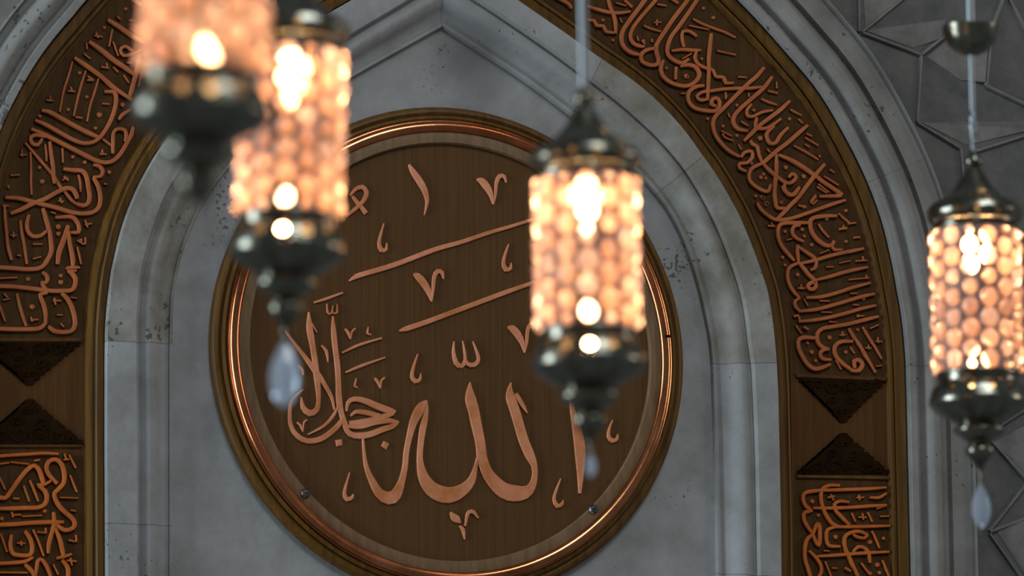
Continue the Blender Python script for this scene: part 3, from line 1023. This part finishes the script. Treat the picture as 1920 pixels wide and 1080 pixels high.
if sum(p.normal.y*p.area for p in me.polygons) > 0: me.flip_normals()
link('joint_sleeve', me, M['wood_black'], rnd, smooth=True)['label'] = 'dark joint of the copper ring'

# ------------------------------------------------------------------ lanterns
def lathe(name, prof, m, parent, seg=40, R=1.0, z0=0.0, deg=50):
    vs = []; fs = []; K = len(prof)
    for i in range(seg):
        a = 2*PI*i/seg
        for r, z in prof: vs.append((R*r*math.cos(a), R*r*math.sin(a), R*(z+z0)))
    for i in range(seg):
        j = (i+1) % seg
        for k in range(K-1): fs.append((i*K+k, j*K+k, j*K+k+1, i*K+k+1))
    me = mesh(name, vs, fs)
    bm = bmesh.new(); bm.from_mesh(me); bmesh.ops.recalc_face_normals(bm, faces=bm.faces); bm.to_mesh(me); bm.free()
    smooth_angle(me, deg); return link(name, me, m, parent)
def interp(prof, z):
    for (r1, z1), (r2, z2) in zip(prof[:-1], prof[1:]):
        lo, hi = min(z1, z2), max(z1, z2)
        if lo <= z <= hi and hi > lo: return r1+(r2-r1)*(z-z1)/(z2-z1)
    return prof[-1][0]
def pierced(name, prof, n, z0, z1, rh, rhz, m, parent, R, zo=0.0, ph=0.0, rows=1, stagger=False, deg=60, cells=None):
    """a lathe band between z0 and z1, made of n x rows patches, each with a round hole"""
    vs = []; fs = []; NP = 16
    for row in range(rows+(1 if stagger else 0)):
        for j in range(n):
            odd = stagger and j % 2; p_ = (z1-z0)/rows
            if row == rows and not odd: continue
            za = max(z0, z0+p_*(row-(0.5 if odd else 0))); zb = min(z1, z0+p_*(row+(0.5 if odd else 1))); zm = (za+zb)/2
            c = ph+2*PI*j/n; hw = PI/n; base = len(vs)
            half = odd and (row == 0 or row == rows)
            per = []
            for k in range(NP):
                a = 2*PI*k/NP; s = 1/max(abs(math.cos(a)), abs(math.sin(a))); per.append((math.cos(a)*s, math.sin(a)*s))
            for (u, v) in per:
                z = zm+v*(zb-za)/2; r = interp(prof, z); vs.append((R*r*math.cos(c+u*hw), R*r*math.sin(c+u*hw), R*(z+zo)))
            du, dz, sc = cells[(row, j)] if cells else (0, 0, 1)
            if half: du = dz = 0; sc = 0.46
            for k in range(NP):
                a = 2*PI*k/NP; z = zm+dz+rhz*sc*math.sin(a); r = interp(prof, z); th = c+du+rh*sc*math.cos(a)
                vs.append((R*r*math.cos(th), R*r*math.sin(th), R*(z+zo)))
            for k in range(NP):
                l = (k+1) % NP; fs.append((base+k, base+l, base+NP+l, base+NP+k))
    me = mesh(name, vs, fs); bm = bmesh.new(); bm.from_mesh(me)
    bmesh.ops.remove_doubles(bm, verts=bm.verts, dist=R*0.002); bmesh.ops.recalc_face_normals(bm, faces=bm.faces); bm.to_mesh(me); bm.free()
    smooth_angle(me, deg); return link(name, me, m, parent)

BEAD = None
def bead_mesh(mm, nm):
    vs = []; fs = []; S = 12; rings = [(1.0, -0.25), (0.98, 0.15), (0.80, 0.62), (0.45, 0.92)]
    for r, z in rings:
        for k in range(S): a = 2*PI*k/S; vs.append((r*math.cos(a), r*math.sin(a), z))
    vs.append((0, 0, 1.0)); t = len(vs)-1
    for q in range(3):
        for k in range(S): fs.append((q*S+k, q*S+(k+1) % S, (q+1)*S+(k+1) % S, (q+1)*S+k))
    for k in range(S): fs.append((3*S+k, 3*S+(k+1) % S, t))
    me = mesh(nm, vs, fs); me.materials.append(mm)
    for p in me.polygons: p.use_smooth = True
    return me
BEADS = [bead_mesh(m, 'glass_bead') for m in M['bead']]
LAMP_GROUP = 'mosaic glass lanterns hanging before the niche'
GLASS_R = 0.079                                     # metres, the glass cylinder's radius
lower = [(0.90, 0.05), (0.93, 0.04), (0.955, 0.0), (0.94, -0.05), (0.92, -0.09), (0.925, -0.20)]
lowband = [(0.925, -0.20), (0.98, -0.24), (1.03, -0.32), (1.075, -0.44), (1.11, -0.56), (1.12, -0.60)]
lowbowl = [(1.12, -0.60), (1.13, -0.65), (1.10, -0.73), (1.0, -0.83), (0.84, -0.94), (0.68, -1.03), (0.56, -1.11), (0.50, -1.16), (0.49, -1.19)]
finial = [(0.49, -1.19), (0.56, -1.22), (0.59, -1.27), (0.57, -1.33), (0.48, -1.40), (0.36, -1.47), (0.27, -1.55), (0.24, -1.61), (0.29, -1.66), (0.33, -1.73), (0.31, -1.81), (0.24, -1.90), (0.16, -2.0), (0.10, -2.1), (0.06, -2.18), (0.05, -2.24), (0.0, -2.26)]
uneck = [(0.90, -0.05), (0.93, -0.03), (0.955, 0.02), (0.965, 0.07), (0.93, 0.10), (0.93, 0.16)]
upband = [(0.93, 0.16), (1.02, 0.19), (1.075, 0.25), (1.10, 0.36), (1.08, 0.47), (1.03, 0.54)]
upcap = [(1.03, 0.54), (0.99, 0.56), (0.98, 0.59), (0.90, 0.64), (0.78, 0.70), (0.66, 0.77), (0.56, 0.86), (0.47, 0.96), (0.38, 1.08), (0.29, 1.22), (0.21, 1.35), (0.15, 1.44)]
knob = [(0.15, 1.44), (0.13, 1.46), (0.17, 1.49), (0.20, 1.55), (0.20, 1.62), (0.17, 1.69), (0.11, 1.74), (0.09, 1.82), (0.05, 1.85)]

def lantern(px, py, Rpx, px_top, py_top, Hpx, label, crystal=None, rod='rod', phase=0.0, beads=True, rodlen=1.6, seed=1, low=0.0, hole=1.0, drop='crystal'):
    """px,py: where the bottom of the glass cylinder projects; Rpx its half width in pixels; (px_top,py_top) a second point of the axis"""
    rnd_ = random.Random(seed)
    depth = GLASS_R*F/Rpx
    def at(x, y): return EYE + ray(x, y)*(depth/F)
    B = at(px, py)
    # lean of the axis in the picture -> lean about the view direction; the axis stays vertical towards the camera
    best = None
    for k in range(-200, 201):
        d = (Vector((0, 0, 1))+right*(k*0.0008)).normalized(); T = B+d*0.3
        v = T-EYE; z = v.dot(fwd); x = 960+F*v.dot(right)/z; y = 540-F*v.dot(up)/z
        e = abs((x-px)/(y-py)-(px_top-px)/(py_top-py))
        if best is None or e < best[0]: best = (e, d)
    d = best[1]
    root = empty('hanging_lantern'); root.rotation_mode = 'QUATERNION'
    R = GLASS_R; Hh = Hpx/Rpx
    side = d.cross(-fwd).normalized(); front = side.cross(d).normalized()
    # local x = side, local y = away from the camera, local z = axis
    back = d.cross(side); rot = Matrix((side, back, d)).transposed()
    root.matrix_world = Matrix.Translation(B) @ rot.to_4x4()
    tag(root, label, 'lantern', LAMP_GROUP)
    lathe('lower_neck', lower, M['brass'], root, R=R)
    n = 14
    pierced('pierced_collar', lowband, n, -0.58, -0.22, 0.105*hole, 0.105*hole, M['brass'], root, R, ph=phase)
    lathe('collar_edge', [(0.925, -0.20), (0.95, -0.22)], M['brass'], root, R=R)
    lathe('lower_bowl', [(1.115, -0.58)]+lowbowl, M['brass'], root, R=R)
    lathe('finial', finial, M['brass'], root, R=R, seg=28)
    lathe('upper_neck', uneck, M['brass'], root, R=R, z0=Hh)
    pierced('pierced_crown', upband, n, 0.20, 0.52, 0.075, 0.085, M['brass'], root, R, zo=Hh, ph=phase+0.2)
    lathe('upper_cap', [(1.045, 0.52)]+upcap, M['brass'], root, R=R, z0=Hh)
    lathe('cap_knob', knob, M['brass'], root, R=R, z0=Hh, seg=24)
    # mosaic glass
    rows = max(6, round(Hh/0.48)); pitch = Hh/rows; ph2 = phase
    ng = 14; pitch = Hh/rows
    cells = {(r_, j): (rnd_.uniform(-0.014, 0.014), rnd_.uniform(-0.016, 0.016), rnd_.choice((0.82, 0.93, 1.0, 1.0, 1.02))) for r_ in range(rows+1) for j in range(ng)}
    pierced('grout_lattice', [(0.94, -0.02), (0.94, Hh+0.02)], ng, 0, Hh, 0.210, pitch*0.470, M['grout'], root, R, rows=rows, stagger=True, ph=ph2, cells=cells)
    if beads:
        for r_ in range(rows+1):
            for j in range(ng):
                odd = j % 2
                if r_ == rows and not odd: continue
                du, dz, k = cells[(r_, j)]; z = pitch*(r_+(0 if odd else 0.5))+dz
                if odd and r_ in (0, rows): du = 0; k = 0.48; z = pitch*(0.25 if r_ == 0 else rows-0.25)
                a = ph2+du+2*PI*j/ng
                me = rnd_.choice(BEADS); b = bpy.data.objects.new('glass_bead', me); C.objects.link(b); b.parent = root
                ex = Vector((-math.sin(a), math.cos(a), 0)); ey = Vector((0, 0, 1)); ez = Vector((math.cos(a), math.sin(a), 0))
                mt = Matrix((ex*0.219*R*k, ey*pitch*0.49*R*k, ez*0.14*R)).transposed().to_4x4()
                mt.translation = ez*0.935*R+Vector((0, 0, z*R)); b.matrix_local = mt
    # bulbs: one hanging from the cap, one standing in the bowl
    sock = lathe('lamp_socket', [(0.0, 0.50), (0.14, 0.50), (0.14, 0.02), (0.10, -0.02), (0.0, -0.02)], M['steel'], root, R=R, z0=Hh, seg=16)
    lathe('flame_bulb', [(0.0, 0.0), (0.18, -0.02), (0.29, -0.16), (0.33, -0.34), (0.30, -0.54), (0.21, -0.78), (0.10, -1.0), (0.0, -1.12)], M['bulb'], root, R=R, z0=Hh, seg=16)
    lathe('candle_socket', [(0.0, -0.95), (0.10, -0.95), (0.10, -0.58+low), (0.0, -0.58+low)], M['steel'], root, R=R, seg=16)
    lathe('candle_bulb', [(0.0, -0.58+low), (0.12, -0.55+low), (0.19, -0.38+low*0.8), (0.25, -0.12+low*0.5), (0.27, 0.12), (0.22, 0.34), (0.12, 0.54), (0.0, 0.64)], M['bulb'], root, R=R, seg=16)
    if crystal:
        zc, rr, hh = crystal
        S = 8; prof_c = [(0.0, 0.5), (0.42, 0.36), (0.82, 0.16), (1.0, -0.03), (0.92, -0.22), (0.58, -0.40), (0.0, -0.5)]
        c = lathe('crystal_drop', [(r*rr, z*hh+zc) for r, z in prof_c], M[drop], root, R=R, seg=S, deg=5)
        c['label'] = 'faceted clear crystal drop' if drop == 'crystal' else 'dark bronze drop'
        lathe('crystal_pin', [(0.02, -2.2), (0.02, zc+hh*0.46)], M['brass'], c, R=R, seg=8)
    zt = (Hh+1.80)*R
    if rod == 'rod':
        lathe('hanging_rod', [(0.075, Hh+1.80), (0.075, Hh+1.80+rodlen/R)], M['steel'], root, R=R, seg=12)
    else:
        # twisted wire link, thin cable, open brass cup on the cable, thicker cable above
        cu = []
        me = bpy.data.meshes.new('wire_link'); vs = []; fs = []; L_ = 0.98; nseg = 26
        for k in range(nseg+1):
            t = k/nseg; z = Hh+1.80+L_*t; off = 0.012*math.sin(PI*t*9); rad = 0.035+0.045*max(0, math.sin(PI*(t-0.35)/0.65)) if t > 0.35 else 0.035
            for q in range(8): a = 2*PI*q/8; vs.append((R*(off+rad*math.cos(a)), R*rad*math.sin(a), R*z))
        for k in range(nseg):
            for q in range(8): fs.append((k*8+q, k*8+(q+1) % 8, (k+1)*8+(q+1) % 8, (k+1)*8+q))
        me.from_pydata(vs, [], fs); me.update(); link('wire_link', me, M['steel'], root, smooth=True)
        zb = Hh+2.78
        lathe('thin_cable', [(0.055, zb), (0.055, zb+1.35)], M['steel'], root, R=R, seg=10)
        cup = [(0.05, 0.0), (0.22, 0.03), (0.40, 0.12), (0.54, 0.27), (0.62, 0.45), (0.655, 0.66), (0.635, 0.66), (0.60, 0.46), (0.52, 0.29), (0.38, 0.15), (0.05, 0.05)]
        lathe('ceiling_cup', cup, M['brass'], root, R=R, z0=zb+1.28, seg=40)
        lathe('hanging_cable', [(0.085, zb+1.35), (0.085, zb+1.35+rodlen/R)], M['steel'], root, R=R, seg=10)
    return root

lantern(1103, 622, 96, 1098, 333, 292, 'brass lantern with glowing beaded glass hanging before the right part of the round plaque', crystal=(-2.62, 0.11, 0.5), phase=PI*1.5+0.01, seed=1)
lantern(541, 408, 99, 549, 90, 318, 'glowing glass lantern before the plaque\'s upper left edge, milky crystal drop below it', crystal=(-2.98, 0.29, 1.36), phase=PI*1.5-0.06, seed=2)
lantern(380, 140, 117, 390, -150, 360, 'largest glowing lantern, cut by the top edge, before the left side of the arch', phase=PI*1.5+0.187, seed=3, low=0.66)
lantern(1834, 702, 83, 1828, 428, 274, 'sharpest lantern, by the carved spandrel, hung from a cable with an open brass cup', crystal=(-2.98, 0.215, 1.06), rod='cable', phase=PI*1.5+0.23, seed=4, low=0.66, hole=0.62)
lantern(884, -630, 250, 885, -1325, 760, 'nearest lantern, only its small blurred dark drop dips in above the plaque', crystal=(-2.98, 0.20, 0.58), drop='bronze_drop', phase=PI*1.5, seed=5, beads=False)
